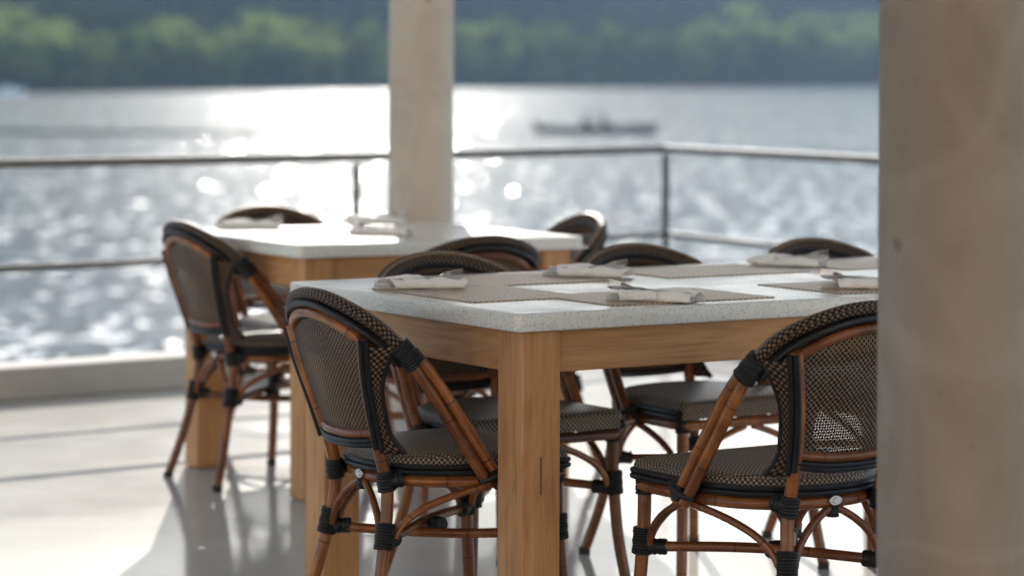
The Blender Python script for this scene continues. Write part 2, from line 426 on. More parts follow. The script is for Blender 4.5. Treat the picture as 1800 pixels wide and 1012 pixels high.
def put_tree(px, d, hgt, k, label, wide=1.0):
    o = protos[k] if not used[k] else copy_tree(protos[k]); used[k] = True
    # px: the column of the photograph the tree stands at
    x = (px - 900) / 4800 * 600
    for _ in range(6): x = (px - 900) / 4800 * (shore(x) + d)
    o.location = (x, shore(x) + d, hill_z(x, d) - .3); o.rotation_euler = (0, 0, rnd.uniform(0, 6.28))
    s = hgt / 14; o.scale = (s * rnd.uniform(1.0, 1.25) * wide, s * rnd.uniform(1.0, 1.25) * wide, s)
    tag(o, label, 'tree', 'trees along the far shore')
LT = {0: 'blurred mid green tree among the wooded far shore of the lake', 1: 'blurred sunlit yellow green tree rising among the darker far shore trees',
      2: 'blurred dark green tree low at the waterline of the far shore'}
def scale_at(px):
    x = 0
    for _ in range(6): x = (px - 900) / 4800 * (shore(x) + 10)
    return (shore(x) + 10) / 4800.
px = -90
while px < 1680:                                   # front row
    put_tree(px, rnd.uniform(4, 9), scale_at(px) * rnd.uniform(55, 82), rnd.choice((2, 4, 2, 4, 0)), LT[2]); px += rnd.uniform(36, 58)
px = -80
while px < 1680:                                   # second row
    put_tree(px, rnd.uniform(16, 26), scale_at(px) * rnd.uniform(72, 98), rnd.choice((2, 3, 2, 4, 0)), LT[0]); px += rnd.uniform(44, 70)
for px, hh, lab in ((452, 128, 'pale yellow green rounded tree, left of the two brightest on the far shore'), (515, 112, 'pale yellow green tree just right of the brightest far shore tree'),
                    (1300, 138, 'broad bright green tree, tallest on the far shore near the thick column'), (20, 140, 'bright green tree on the far shore at the left edge of the view'),
                    (90, 118, 'bright green tree, second from the left edge on the far shore'), (1430, 122, 'bright green tree on the far shore right of the broad tallest one'),
                    (1520, 124, 'bright green tree on the far shore, last before the thick column'), (835, 104, 'yellow green tree on the far shore just right of the slender column'),
                    (300, 120, 'bright green tree on the far shore above the left bright water')):
    put_tree(px, rnd.uniform(28, 38), scale_at(px) * hh, 1, lab, 1.35)
px = -80
while px < 1680:                                   # third row
    put_tree(px, rnd.uniform(44, 58), scale_at(px) * rnd.uniform(82, 108), rnd.choice((0, 3, 4, 0)), LT[0]); px += rnd.uniform(55, 85)
# the wooded hillside behind reads as one mass
bm = newbm(); rf = random.Random(9)
for _ in range(2600):
    d = 80 + 560 * rf.random() ** 1.2; x = rf.uniform(-260, 330)
    if not (-.27 * (shore(x) + d) < x < .22 * (shore(x) + d) + 20): continue
    r_ = rf.uniform(5, 8.5)
    leaf_quads(bm, Vector((x, shore(x) + d, hill_z(x, d) + r_ * .8)), r_, 20, 2.6, rf, 1.0)
tag(build('hillside_wood', bm, M['leafD'], smooth=False), 'hazy dark wooded hillside rising behind the shore trees', 'forest', kind='stuff')

# roof over the terrace, above the picture: it keeps the near table out of the sun
bm = newbm(); box(bm, (-4.3, -4.0, 2.72), (3.1, 12.95, 2.98)); tag(build('roof', bm, M['ceiling'], smooth=False), kind='structure')

# unseen wall added behind the camera: its sunlit front gives the terrace warm fill
bm = newbm(); box(bm, (-14, -7.5, -2.6), (14, -7.0, 6.5)); tag(build('fill_wall', bm, M['wall'], smooth=False), 'unseen warm beige wall added behind the terrace for fill light', 'wall')
bm = newbm(); box(bm, (-14, -6.996, -2.6), (14, -4.004, -.004)); tag(build('forecourt', bm, M['floor'], smooth=False), kind='structure')

# kerb under the railing
bm = newbm()
ring = []
n_ = len(PL)
pa, pb = offset_line(PL, 0.0), offset_line(PL, .21)
prof = [(0, .004), (0.0, .112), (.012, .125), (.195, .125), (.21, .112), (.21, .004)]
lines = [[bm.verts.new((*(Vector(pa[i]).lerp(Vector(pb[i]), q / .21)), z)) for q, z in prof] for i in range(n_)]
for i in range(n_ - 1):
    for j in range(5): bm.faces.new((lines[i][j], lines[i][j + 1], lines[i + 1][j + 1], lines[i + 1][j]))
bm.faces.new(lines[0]); bm.faces.new(lines[-1][::-1])
bmesh.ops.recalc_face_normals(bm, faces=bm.faces)
tag(build('kerb_wall', bm, M['kerb'], angle=30), 'low beige kerb wall running along the terrace edge beneath the railing', 'low wall')
# railing
rl = empty('railing', (*offset_line(PL, .09)[3], .125)); tag(rl, 'metal railing with two bars standing on the kerb by the lake', 'railing')
mid = offset_line(PL, .09); O = Vector(rl.location)
def railpts(z): return [Vector((x, y, z)) - O for x, y in mid]
def sweep_poly(bm, pts, r):
    for a, b in zip(pts, pts[1:]): tube(bm, [a, b], r, 14)
    for p in pts[1:-1]: bmesh.ops.create_uvsphere(bm, u_segments=14, v_segments=8, radius=r, matrix=Matrix.Translation(p))
bm = newbm(); sweep_poly(bm, railpts(.897), .0190); build('top_bar', bm, M['rail'], rl)
bm = newbm(); sweep_poly(bm, railpts(.497), .0150); build('middle_bar', bm, M['rail'], rl)
def railpost(p, r):
    bm = newbm(); p = Vector((p[0], p[1], 0)) - Vector((O.x, O.y, O.z)); tube(bm, [p + Vector((0, 0, .125)), p + Vector((0, 0, .873))], r, 12)
    tube(bm, [p + Vector((0, 0, .1255)), p + Vector((0, 0, .137))], r * 2.2, 12); build('post', bm, M['post'], rl)
railpost(mid[2], .0155); railpost(mid[3], .0165)
for t in (.16, .44, .72): railpost(Vector(mid[0]).lerp(Vector(mid[1]), t), .0135)
railpost(Vector(mid[4]).lerp(Vector(mid[5]), .06), .0135); railpost(Vector(mid[4]).lerp(Vector(mid[5]), .5), .0135)

# columns
def column(x, y, r, label, pm):
    root = empty('column', (x, y, 0)); tag(root, label, 'column')
    bm = newbm(); prof = [(r, 0.004), (r, .6), (r * 1.0, 1.4), (r, 2.55)]
    path = [(0, 0, z) for _, z in [(0, .004), (0, .3), (0, .7), (0, 1.1), (0, 1.5), (0, 1.9), (0, 2.3), (0, 2.62)]]
    tube(bm, path, lambda t, s: r * (1 + .006 * math.sin(s * 3 + x)), 56); build('shaft', bm, pm, root)
    bm = newbm(); tube(bm, [(0, 0, 2.62), (0, 0, 2.65), (0, 0, 2.716)], lambda t, s: r * (1.08 + .1 * t), 48); build('capital', bm, pm, root)
    return root
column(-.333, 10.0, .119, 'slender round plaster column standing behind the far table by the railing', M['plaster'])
column(.733, 4.5, .128, 'thick plaster column close by at the right, hiding the end of the near table', M['plaster_brown'])

# ---------------------------------------------------------------- tables
def table(loc, th, L, W, label, ht=.75, far=True):
    root = empty('dining_table', (loc[0], loc[1], 0), th); tag(root, label, 'table')
    t, s, o = .039, .097, .031
    bm = newbm(); c = .012
    prism(bm, [(c, 0), (L - c, 0), (L, c), (L, W - c), (L - c, W), (c, W), (0, W - c), (0, c)], ht - t, ht)
    build('tabletop', bm, M['quartz'], root, True, .004, 50)
    z0, z1 = ht - t - .092, ht - t - .001
    g = .012
    for k, (lo, hi, ax) in enumerate((((o + s, o + g, z0), (L - o - s, o + g + .03, z1), 0), ((o + s, W - o - g - .03, z0), (L - o - s, W - o - g, z1), 0),
                       ((o + g, o + s, z0), (o + g + .03, W - o - s, z1), 1), ((L - o - g - .03, o + s, z0), (L - o - g, W - o - s, z1), 1))):
        bm = newbm(); box(bm, lo, hi, ax, (k * 1.7, k * .43)); build('apron', bm, M['wood'], root, True, .002)
    k = 0
    for x in (o, L - o - s):
        for y in (o, W - o - s):
            bm = newbm(); box(bm, (x, y, .002), (x + s, y + s, z1), 2, (k * 2.3 + 5, k * .77 + .3)); lg_ = build('leg', bm, M['wood'], root, True, .005); k += 1
            if L > 1.5 and k == 1:
                bm = newbm(); prism(bm, [(x + .046, y - .0004), (x + .0475, y - .0006), (x + .049, y - .0004), (x + .0485, y + .001), (x + .0465, y + .001)], .365, .445); build('split', bm, M['bark'], lg_, False)
    return root
TH = R(32.5); NX, NY = .0139, 5.664
TA = Vector((math.cos(TH), math.sin(TH))); TN = Vector((-math.sin(TH), math.cos(TH)))
table((NX, NY), TH, 2.05, 1.02, 'long near dining table with speckled stone top and chunky oak legs')
TH2 = R(30.5); QX, QY = -.612, 7.90
QA = Vector((math.cos(TH2), math.sin(TH2))); QN = Vector((-math.sin(TH2), math.cos(TH2)))
table((QX, QY), TH2, .97, .92, 'square far dining table with pale stone top beside the slender column')
def nt_(a, n): p = Vector((NX, NY)) + TA * a + TN * n; return p.x, p.y
def ft_(a, n): p = Vector((QX, QY)) + QA * a + QN * n; return p.x, p.y

# ---------------------------------------------------------------- chair (x right, y forward, origin on the floor under the seat)
def seat_outline(inset=0.0, n=14):
    """front straight, rear round; counter-clockwise from the front right corner"""
    w, f, r = .218 - inset, .205 - inset, .205 - inset
    pts = []
    c = .022
    def arc(cx, cy, a0, a1, rad, k):
        for i in range(k + 1):
            a = R(a0 + (a1 - a0) * i / k); pts.append((cx + rad * math.cos(a), cy + rad * math.sin(a)))
    arc(w - c, f - c, 0, 90, c, 4); arc(-w + c, f - c, 90, 180, c, 4)
    for i in range(1, 5): pts.append((-w + (.004) * i / 4, (f - c) * (1 - i / 4) + .02 * i / 4))
    for i in range(1, 2 * n):
        a = math.pi + math.pi * i / (2 * n); e = .88
        cx, sy = math.cos(a), math.sin(a)
        pts.append(((w - .004) * math.copysign(abs(cx) ** e, cx), .02 + (r + .02) * math.copysign(abs(sy) ** e, sy)))
    for i in range(4, 0, -1): pts.append((w - (.004) * i / 4, (f - c) * (1 - i / 4) + .02 * i / 4))
    return pts
ARCH = [(-.212, -.216, .668), (-.204, -.246, .706), (-.176, -.284, .742), (-.125, -.310, .767), (-.063, -.323, .783), (0, -.327, .788)]
ARCH = ARCH + [(-x, y, z) for x, y, z in ARCH[-2::-1]]
def side(s, p): return (s * p[0], p[1], p[2])
POST = [(.168, -.290, .706), (.150, -.275, .63), (.132, -.253, .555), (.119, -.229, .478), (.116, -.208, .40), (.119, -.203, .36), (.128, -.214, .27), (.150, -.245, .13), (.176, -.280, .008)]
FLEG = [(.197, .180, .418), (.197, .180, .34), (.199, .183, .26), (.206, .192, .14), (.222, .212, .008)]
def along(path, z):
    for a, b in zip(path, path[1:]):
        if (a[2] - z) * (b[2] - z) <= 0:
            t = (a[2] - z) / (a[2] - b[2]); return Vector(a).lerp(Vector(b), t)
    return Vector(path[-1])
def lash(bm, a, b, r, n=None):
    a, b = Vector(a), Vector(b); L = (b - a).length; n = n or max(2, int(L / .0062)); k = n * 5
    ph = random.Random(int(L * 1e5)).random()
    tube(bm, [a.lerp(b, i / k) + Vector((0, 0, 0)) for i in range(k + 1)], lambda t, s: r * (1 + .10 * abs(math.sin(math.pi * n * t)) + .03 * math.sin(17 * t + ph * 6)), 14)
def make_chair():
    root = empty('bistro_chair')
    out = seat_outline(); N = len(out)
    # seat: domed top, rolled edge, woven side
    bm = newbm(); uvl = bm.loops.layers.uv.active
    cen = Vector((0, .01))
    rings = []
    for sc_, z in ((.0, .4525), (.35, .452), (.65, .4505), (.85, .4480), (.94, .4445), (.985, .438), (1.0, .430), (1.0, .402)):
        if sc_ == 0: rings.append([bm.verts.new((cen.x, cen.y, z))]); continue
        rings.append([bm.verts.new((cen.x + (x - cen.x) * sc_, cen.y + (y - cen.y) * sc_, z)) for x, y in out])
    for i in range(N):
        j = (i + 1) % N
        f = bm.faces.new((rings[0][0], rings[1][i], rings[1][j]))
        for k in range(1, len(rings) - 1): bm.faces.new((rings[k][i], rings[k + 1][i], rings[k + 1][j], rings[k][j]))
    bm.faces.new(rings[-1])
    per = 0; S = [0]
    for i in range(N): per += (Vector(out[(i + 1) % N]) - Vector(out[i])).length; S.append(per)
    for f in bm.faces:
        f.normal_update()
        for lp in f.loops:
            if abs(f.normal.z) > .45: lp[uvl].uv = (lp.vert.co.x, lp.vert.co.y)
    for i in range(N):
        j = (i + 1) % N
        for k in (5, 6):
            for f in rings[k][i].link_faces:
                if rings[k + 1][j] in f.verts and rings[k][i] in f.verts:
                    for lp in f.loops:
                        s_ = S[i] if lp.vert in (rings[k][i], rings[k + 1][i]) else S[i + 1]
                        lp[uvl].uv = (s_, lp.vert.co.z)
    seat = build('seat', bm, M['weave_seat'], root, angle=60)
    # rolled black piping low around the sides and the rear of the seat
    rear = [p for p in out if p[1] < .19]
    bm = newbm()
    for k, (g, z, r_) in enumerate(((.003, .4185, .0058), (.003, .4065, .0062))):
        pts = []
        for i, (x, y) in enumerate(out[6:] + out[:3]):
            v_ = Vector((x, y)) - Vector((0, .01)); v_ = v_ * (1 + g / max(.05, v_.length)) + Vector((0, .01)); pts.append((v_.x, v_.y, z))
        tube(bm, pts, r_, 8, up=(0, 0, 1))
    build('seat_piping', bm, M['piping'], seat)
    # bamboo ring below the seat
    bm = newbm(); tube(bm, [(x, y, .386) for x, y in seat_outline(.012)], .0125, 10, closed=True, up=(0, 0, 1)); build('seat_ring', bm, M['bamboo'], root)
    # legs; the rear ones run up into the back posts
    for s in (-1, 1):
        bm = newbm(); tube(bm, cat([side(s, p) for p in POST], 6), lambda t, q: .0148 - .0016 * t, 12, off=.05 + s * .03)
        lg = build('leg', bm, M['bamboo'], root)
        bm = newbm(); e = Vector(side(s, POST[-1])); tube(bm, [e + Vector((0, 0, -.0075)), e + Vector((0, 0, .012))], .0150, 12); build('foot_cap', bm, M['rubber'], lg)
        bm = newbm(); tube(bm, cat([side(s, p) for p in FLEG], 6), lambda t, q: .0148 - .0012 * t, 12, off=.11 + s * .02)
        lg = build('leg', bm, M['bamboo'], root)
        bm = newbm(); e = Vector(side(s, FLEG[-1])); tube(bm, [e + Vector((0, 0, -.0075)), e + Vector((0, 0, .012))], .0150, 12); build('foot_cap', bm, M['rubber'], lg)
    # back: woven panel as a grid between the posts, bulging to the rear
    inner = [(x * .93, y + .002, z - .034 - .002 * abs(x)) for x, y, z in ARCH]
    curve = cat(inner, 5)
    def arch_z(x):
        best = min(curve, key=lambda p: abs(p.x - x)); return best
    bm = newbm(); uvl = bm.loops.layers.uv.active; nu, nv = 20, 24; grid = []
    for j in range(nv + 1):
        row = []; tz = j / nv
        for i in range(nu + 1):
            u = i / nu * 2 - 1
            zb = .490 - .008 * (1 - u * u); top = arch_z(u * .160); zt = top.z
            z = zb + (zt - zb) * tz
            pz = along(POST, min(.705, max(.40, z))); hw = pz.x - .002
            if z > .685: hw = max(.01, min(hw, .160))
            x = u * hw
            yb = pz.y - .022 * (1 - u * u) - .004
            if z > .706: yb = min(yb, top.y + .004)
            y = yb * (1 - max(0, (tz - .8) / .2) ** 2) + (top.y + .004) * max(0, (tz - .8) / .2) ** 2
            row.append(bm.verts.new((x, y, z)))
        grid.append(row)
    for j in range(nv):
        for i in range(nu):
            f = bm.faces.new((grid[j][i], grid[j][i + 1], grid[j + 1][i + 1], grid[j + 1][i]))
            for lp in f.loops: lp[uvl].uv = (lp.vert.co.x, lp.vert.co.z)
    o = build('back_panel', bm, M['weave'], root, angle=80)
    # arch
    bm = newbm(); arch_path = cat(ARCH, 6)
    tube(bm, arch_path, .0142, 14, up=(0, -1, .2), flat=.95); arch = build('back_arch', bm, M['weave_arch'], root)
    bm = newbm(); tube(bm, cat([(x * .955, y - .012, z - .0205 - .004 * abs(x)) for x, y, z in ARCH], 6), .0075, 8)
    tube(bm, cat([(x * .955, y + .012, z - .0205 - .004 * abs(x)) for x, y, z in ARCH], 6), .0075, 8)
    tube(bm, cat([(x * .955, y - .0, z - .022 - .004 * abs(x)) for x, y, z in ARCH], 6), .0085, 8); build('arch_piping', bm, M['piping'], arch)
    bm = newbm(); uvl = bm.loops.layers.uv.active; gr = []; s_ = 0; pp_ = None
    for p in cat([q for q in ARCH], 5):
        s_ += (p - pp_).length if pp_ else 0; pp_ = p
        inw = Vector((0, 0, .56)) + Vector((0, p.y, 0)); d_ = (inw - p); d_.y = 0; d_ = d_.normalized()
        gr.append(([bm.verts.new(p + d_ * q + Vector((0, .0135 - .004 * (q / .05) ** 2, 0))) for q in (-.008, .0, .012, .024, .036, .048)], s_))
    for (a, sa), (b, sb) in zip(gr, gr[1:]):
        for i in range(5):
            f = bm.faces.new((a[i], a[i + 1], b[i + 1], b[i]))
            for lp, uv in zip(f.loops, ((sa, i * .012), (sa, i * .012 + .012), (sb, i * .012 + .012), (sb, i * .012))): lp[uvl].uv = uv
    o = build('front_band', bm, M['weave_arch'], arch, angle=80); so_ = o.modifiers.new('thick', 'SOLIDIFY'); so_.thickness = .003; so_.offset = 0
    bm = newbm(); tube(bm, cat([(x * 1.02, y + .0125, z + .0085) for x, y, z in ARCH], 6), .0036, 8); build('rim_cane', bm, M['cane'], arch)
    bm = newbm(); p_in = [(x * .86, y - .004 + .0, z - .041 - .06 * max(0, abs(x) - .15)) for x, y, z in ARCH[1:-1]]
    tube(bm, cat(p_in, 6), .0115, 10); build('inner_arch', bm, M['bamboo'], root)
    # bottom rail of the back
    bl, br = along(POST, .487), along(POST, .487); bl = Vector((-bl.x, bl.y, bl.z))
    def bowed(z, d, bulge=.028): return cat([bl + Vector((0, d, z)), Vector((-.05, bl.y - bulge * .75 + d, bl.z + z - .007)), Vector((.05, bl.y - bulge * .75 + d, bl.z + z - .007)), br + Vector((0, d, z))], 6)
    bm = newbm(); tube(bm, bowed(.006, -.002), .0105, 10); build('bottom_rail', bm, M['bamboo'], root)
    bm = newbm(); tube(bm, bowed(-.010, -.006), .0058, 8); tube(bm, bowed(-.019, -.002), .0062, 8); tube(bm, bowed(-.012, .006), .006, 8); build('rail_piping', bm, M['piping'], root)
    for s in (-1, 1):
        # black strip up the outer side of the post
        bm = newbm(); pp = [along(POST, z) for z in (.46, .52, .58, .64, .70)]
        pp = [Vector((s * (p.x + .010), p.y - .012, p.z)) for p in pp]
        tube(bm, cat(pp, 5), .0072, 8); tube(bm, cat([p + Vector((s * .009, .008, 0)) for p in pp], 5), .0065, 8)
        build('post_piping', bm, M['piping'], root)
        # woven wing between the post and the arm
        bm = newbm(); uvl = bm.loops.layers.uv.active; gr = []
        for j in range(15):
            t = j / 14; z = .450 + (.686 - .450) * t; pz = along(POST, z)
            wd = .020 + .030 * max(0, (t - .55) / .45) ** 1.6 + .020 * max(0, (.22 - t) / .22) ** 1.5
            a = Vector((s * (pz.x + .012), pz.y - .004, z)); b = Vector((s * (pz.x + .012 + wd * .75), pz.y - .004 + wd * 1.05, z + .0))
            gr.append([bm.verts.new(a.lerp(b, i / 5)) for i in range(6)])
        for j in range(14):
            for i in range(5):
                f = bm.faces.new((gr[j][i], gr[j][i + 1], gr[j + 1][i + 1], gr[j + 1][i]))
                for lp, q in zip(f.loops, (i, i + 1, i + 1, i)): lp[uvl].uv = (q * .0072 * (1 + j * .02), lp.vert.co.z)
        edge = [r_[-1].co.copy() for r_ in gr]
        o = build('back_wing', bm, M['weave_arch'], root, angle=80); sol = o.modifiers.new('thick', 'SOLIDIFY'); sol.thickness = .012; sol.offset = 0
        bm = newbm(); tube(bm, edge, .0068, 8); build('wing_piping', bm, M['piping'], o)
        # doubled arm poles
        for d in (0, 1):
            bm = newbm()
            top = (s * (.214 + .004 * d), -.210 + .022 * d, .664 + .014 * d)
            top = (s * .214, -.212 + .016 * d, .668 + .010 * d); pts = [top, (s * (.223 + .002 * d), -.158 + .023 * d, .590 + .010 * d), (s * (.231 + .002 * d), -.080 + .028 * d, .472 + .006 * d), (s * .236, -.014 + .0285 * d, .376 + .004 * d)]
            tube(bm, cat(pts, 6), .0127, 12, off=.03 * d + .04 * s); build('arm_pole', bm, M['bamboo'], root)
        # lashings: arm top, arm foot, rear leg at seat, rear leg low, front leg at seat, front leg low
        bm = newbm(); lash(bm, (s * .208, -.228, .690), (s * .221, -.190, .646), .0230); build('lashing', bm, M['lash'], root)
        bm = newbm(); lash(bm, (s * .202, -.002, .392), (s * .250, -.002, .400), .0175, 4)
        ar = [(s * .235 + .018 * math.cos(a) * s, -.012 + .032 * math.cos(a * 0 + a) * 0 + .030 * math.sin(a) + .006, .402 + .012 * math.sin(a)) for a in [2 * math.pi * i / 16 for i in range(16)]]
        tube(bm, ar, .0065, 8, closed=True); build('lashing', bm, M['lash'], root)
        bm = newbm(); a_, b_ = along([side(s, p) for p in POST], .408), along([side(s, p) for p in POST], .366); lash(bm, a_, b_, .0188)
        lash(bm, (a_ + b_) / 2, (a_ + b_) / 2 + Vector((s * .012, .034, .004)), .0165, 4); build('lashing', bm, M['lash'], root)
        rp = [side(s, p) for p in POST]; fp = [side(s, p) for p in FLEG]
        c_low = Vector((0, -.010, .262))
        for pth in (rp, fp):
            bm = newbm(); a_, b_ = along(pth, .298), along(pth, .242); lash(bm, a_, b_, .0205)
            q = along(pth, .258); dq = (c_low - q).normalized(); lash(bm, q, q + dq * .052, .0160, 5); build('lashing', bm, M['lash'], root)
        bm = newbm(); a_, b_ = along(fp, .408), along(fp, .368); lash(bm, a_, b_, .0182); build('lashing', bm, M['lash'], root)
        # crossed stretchers
        bm = newbm(); q0, q1 = along(rp, .258), along([side(-s, p) for p in FLEG], .258)
        dz = Vector((0, 0, .010 * s)); tube(bm, cat([q0, q0.lerp(q1, .5) + dz, q1], 8), .0108, 10, off=.05); build('stretcher', bm, M['bamboo'], root)
        # curved braces up to the ring
        def brace(p_leg, p_top, k=.4):
            p0 = Vector(p_leg) - Vector((0, 0, .02)); p3 = Vector(p_top); hv = Vector((p3.x - p0.x, p3.y - p0.y, 0)); dz_ = p3.z - p0.z
            c_ = p0 + hv * .10 + Vector((0, 0, dz_ * .62)); bz = [p0 * (1 - t) ** 2 + c_ * 2 * t * (1 - t) + p3 * t * t for t in [i_ / 12 for i_ in range(13)]]
            bm = newbm(); tube(bm, bz, .0082, 9); build('brace', bm, M['bamboo'], root)
        rq, fq = along(rp, .285), along(fp, .285)
        rq = rq + Vector((-s * .004, .014, 0)); fq = fq + Vector((-s * .014, -.006, 0))
        brace(rq + Vector((-s * .012, -.018, 0)), (s * .010, -.200, .374)); brace(rq + Vector((s * .008, .008, 0)), (s * .216, -.016, .374))
        brace(fq + Vector((s * .012, -.012, 0)), (s * .214, .012, .374)); brace(fq + Vector((-s * .004, .008, 0)), (s * .012, .190, .374))
    bm = newbm(); lash(bm, (-.016, -.014, .262), (.016, -.006, .262), .0165, 5); build('lashing', bm, M['lash'], root)
    # oval badge on the ring at the rear, tied below
    bd = newbm(); M_ = Matrix.Translation((0, -.2085, .390)) @ Matrix.Rotation(R(90), 4, 'X') @ Matrix.Diagonal((1.35, .85, 1, 1))
    bmesh.ops.create_cone(bd, cap_ends=True, segments=24, radius1=.0125, radius2=.0115, depth=.004, matrix=M_)
    M2 = Matrix.Translation((0, -.2112, .390)) @ Matrix.Rotation(R(90), 4, 'X') @ Matrix.Diagonal((1.35, .85, 1, 1))
    bmesh.ops.create_cone(bd, cap_ends=True, segments=20, radius1=.0075, radius2=.006, depth=.0028, matrix=M2)
    build('badge', bd, M['badge'], root, bevel=.0006)
    bm = newbm(); lash(bm, (0, -.199, .378), (0, -.199, .356), .0125, 4); build('lashing', bm, M['lash'], root)
    return root
proto = make_chair(); first = [True]
def chair(p, face, label, group=None):
    """face: the direction the sitter looks, degrees from +x"""
    o = proto if first[0] else copy_tree(proto); first[0] = False
    o.location = (p[0], p[1], 0); o.rotation_euler = (0, 0, R(face - 90)); o.scale = (1, 1, 1)
    tag(o, label, 'chair', 'woven bistro chairs around the two tables'); return o
D1, D2 = math.degrees(TH), math.degrees(TH2)
ca = chair(nt_(.048, .385), D1 - 1, 'woven rattan chair at the left end of the near table, its back turned to us'); ca.scale = (.985, .985, .985)
chair(nt_(.462, -.262), D1 + 90, 'woven rattan chair pulled out in front of the near table, half behind the thick column')
chair(nt_(.478, .81), D1 - 90, 'rattan chair tucked behind the near table, nearest the table leg, facing us')
chair(nt_(1.105, .845), D1 - 90, 'rattan chair behind the near table, middle of the three facing us')
chair(nt_(1.67, .80), D1 - 90, 'rattan chair behind the near table, last of the three next to the thick column')
chair(ft_(.175, .525), D2 + 1, 'blurred rattan chair at the left end of the far table')
chair(ft_(.50, .98), D2 - 90, 'blurred chair on the lake side of the far table, only its arched top above it')
chair(ft_(.30, -.24), D2 + 90, 'blurred chair on our side of the far table, its arched back turned to us')
chair(ft_(.895, .40), D2 + 171, 'blurred chair at the right end of the far table, dark against the water')

# ---------------------------------------------------------------- place settings
MT = .0035
def placemat(p, rz, label):
    bm = newbm(); uvl = bm.loops.layers.uv.active; nu, nv = 24, 18; lx, ly = .44, .31
    g = [[bm.verts.new(((i / nu - .5) * lx, (j / nv - .5) * ly, MT * .5 + .0006 * noise.noise((i * .35 + p[0] * 9, j * .35, 0)))) for i in range(nu + 1)] for j in range(nv + 1)]
    for j in range(nv):
        for i in range(nu):
            f = bm.faces.new((g[j][i], g[j][i + 1], g[j + 1][i + 1], g[j + 1][i]))
            for lp in f.loops: lp[uvl].uv = (lp.vert.co.x, lp.vert.co.y)
    o = build('placemat', bm, M['mat']); sol = o.modifiers.new('thick', 'SOLIDIFY'); sol.thickness = .0022; sol.offset = 0
    o.location = (p[0], p[1], .7497); o.rotation_euler = (0, 0, rz); tag(o, label, 'placemat', 'woven placemats on the near table'); return o
def napkin(p, rz, label, seed, z=.7540, L=.200):
    """a cloth folded into a loose pocket: stacked leaves below, a front and a rear sheet rolled over them, a hollow between for the cutlery"""
    rs = random.Random(seed); bm = newbm(); ph = rs.uniform(0, 20); sg = rs.choice((-1, 1))
    def crease(x, y, k):
        a = 1 - abs(noise.noise((x * 20 + y * 16 + k, y * 34 - x * 12, k))) * 2.4
        b = 1 - abs(noise.noise((x * 52 - y * 40, y * 60 + k, k * 2))) * 2.2
        return a * .0030 + b * .0012
    def sheet(prof, x0, x1, nx, k, amp=1.0, flare=0.0, slant=0.0, hvar=.30):
        sec = cat([(0, y, zz) for y, zz in prof], 7); m = len(sec); rows = []
        for i in range(nx + 1):
            t = i / nx; x = x0 + (x1 - x0) * t
            hf = 1 + hvar * noise.noise((x * 17 + k, k, 0)) + flare * max(0, (t - .7) / .3) ** 1.5
            wf = 1 + .14 * noise.noise((x * 13, k, 5)) + .08 * math.cos(t * 9 + k)
            row = []
            for q, v in enumerate(sec):
                c = crease(x, v.y + q * .004, k) * amp
                u = q / (m - 1)
                row.append(bm.verts.new((x + slant * v.y + .010 * noise.noise((u * 3, k, t)) * (1 if t < .05 or t > .95 else .3), v.y * wf + c * .8 * (.3 + u), max(.0006 + .001 * u, (v.z * hf + c * min(1, v.z / .010)) * .72))))
            rows.append(row)
        for a, b in zip(rows, rows[1:]):
            for q in range(m - 1): bm.faces.new((a[q], a[q + 1], b[q + 1], b[q]))
    # stacked leaves
    for q in range(4):
        zz = .0010 + q * .0042; w0 = .034 - .0015 * q
        sheet([(-w0, zz), (-w0 * .5, zz + .0006), (0, zz), (w0 * .5, zz + .0006), (w0, zz), (w0 + .0028, zz + .0021), (w0, zz + .0040), (w0 * .4, zz + .0042), (-w0 * .9, zz + .0040)], -L * .50 + .003 * (q % 2), L * .47 - .004 * q, 40, ph + q, .35, 0, 0, .06)
    # front and rear sheets
    sheet([(-.026, .0006), (-.0375, .003), (-.0400, .013), (-.031, .0245), (-.017, .0265), (-.006, .0200), (-.002, .0165)], -L * .36, L * .49, 60, ph + 7, 1.0, -.15, .20 * sg)
    sheet([(.026, .0006), (.0370, .004), (.0400, .016), (.031, .0300), (.018, .0315), (.008, .0235), (.003, .0165)], -L * .40, L * .50, 60, ph + 11, 1.1, -.05, -.25 * sg)
    # a corner folded across the front sheet
    sheet([(-.0405, .004), (-.0430, .014), (-.0335, .0270), (-.018, .0295), (-.006, .0240), (.004, .0215)], -L * .34, -L * .02, 30, ph + 15, .9, .0, .75 * sg)
    o = build('napkin', bm, M['cloth'], angle=80); o.location = (p[0], p[1], z); o.rotation_euler = (0, 0, rz)
    so_ = o.modifiers.new('thick', 'SOLIDIFY'); so_.thickness = .0011; so_.offset = 0
    sb_ = o.modifiers.new('soft', 'SUBSURF'); sb_.levels = 0; sb_.render_levels = 1
    tag(o, label, 'napkin', 'rolled napkins with cutlery'); return o
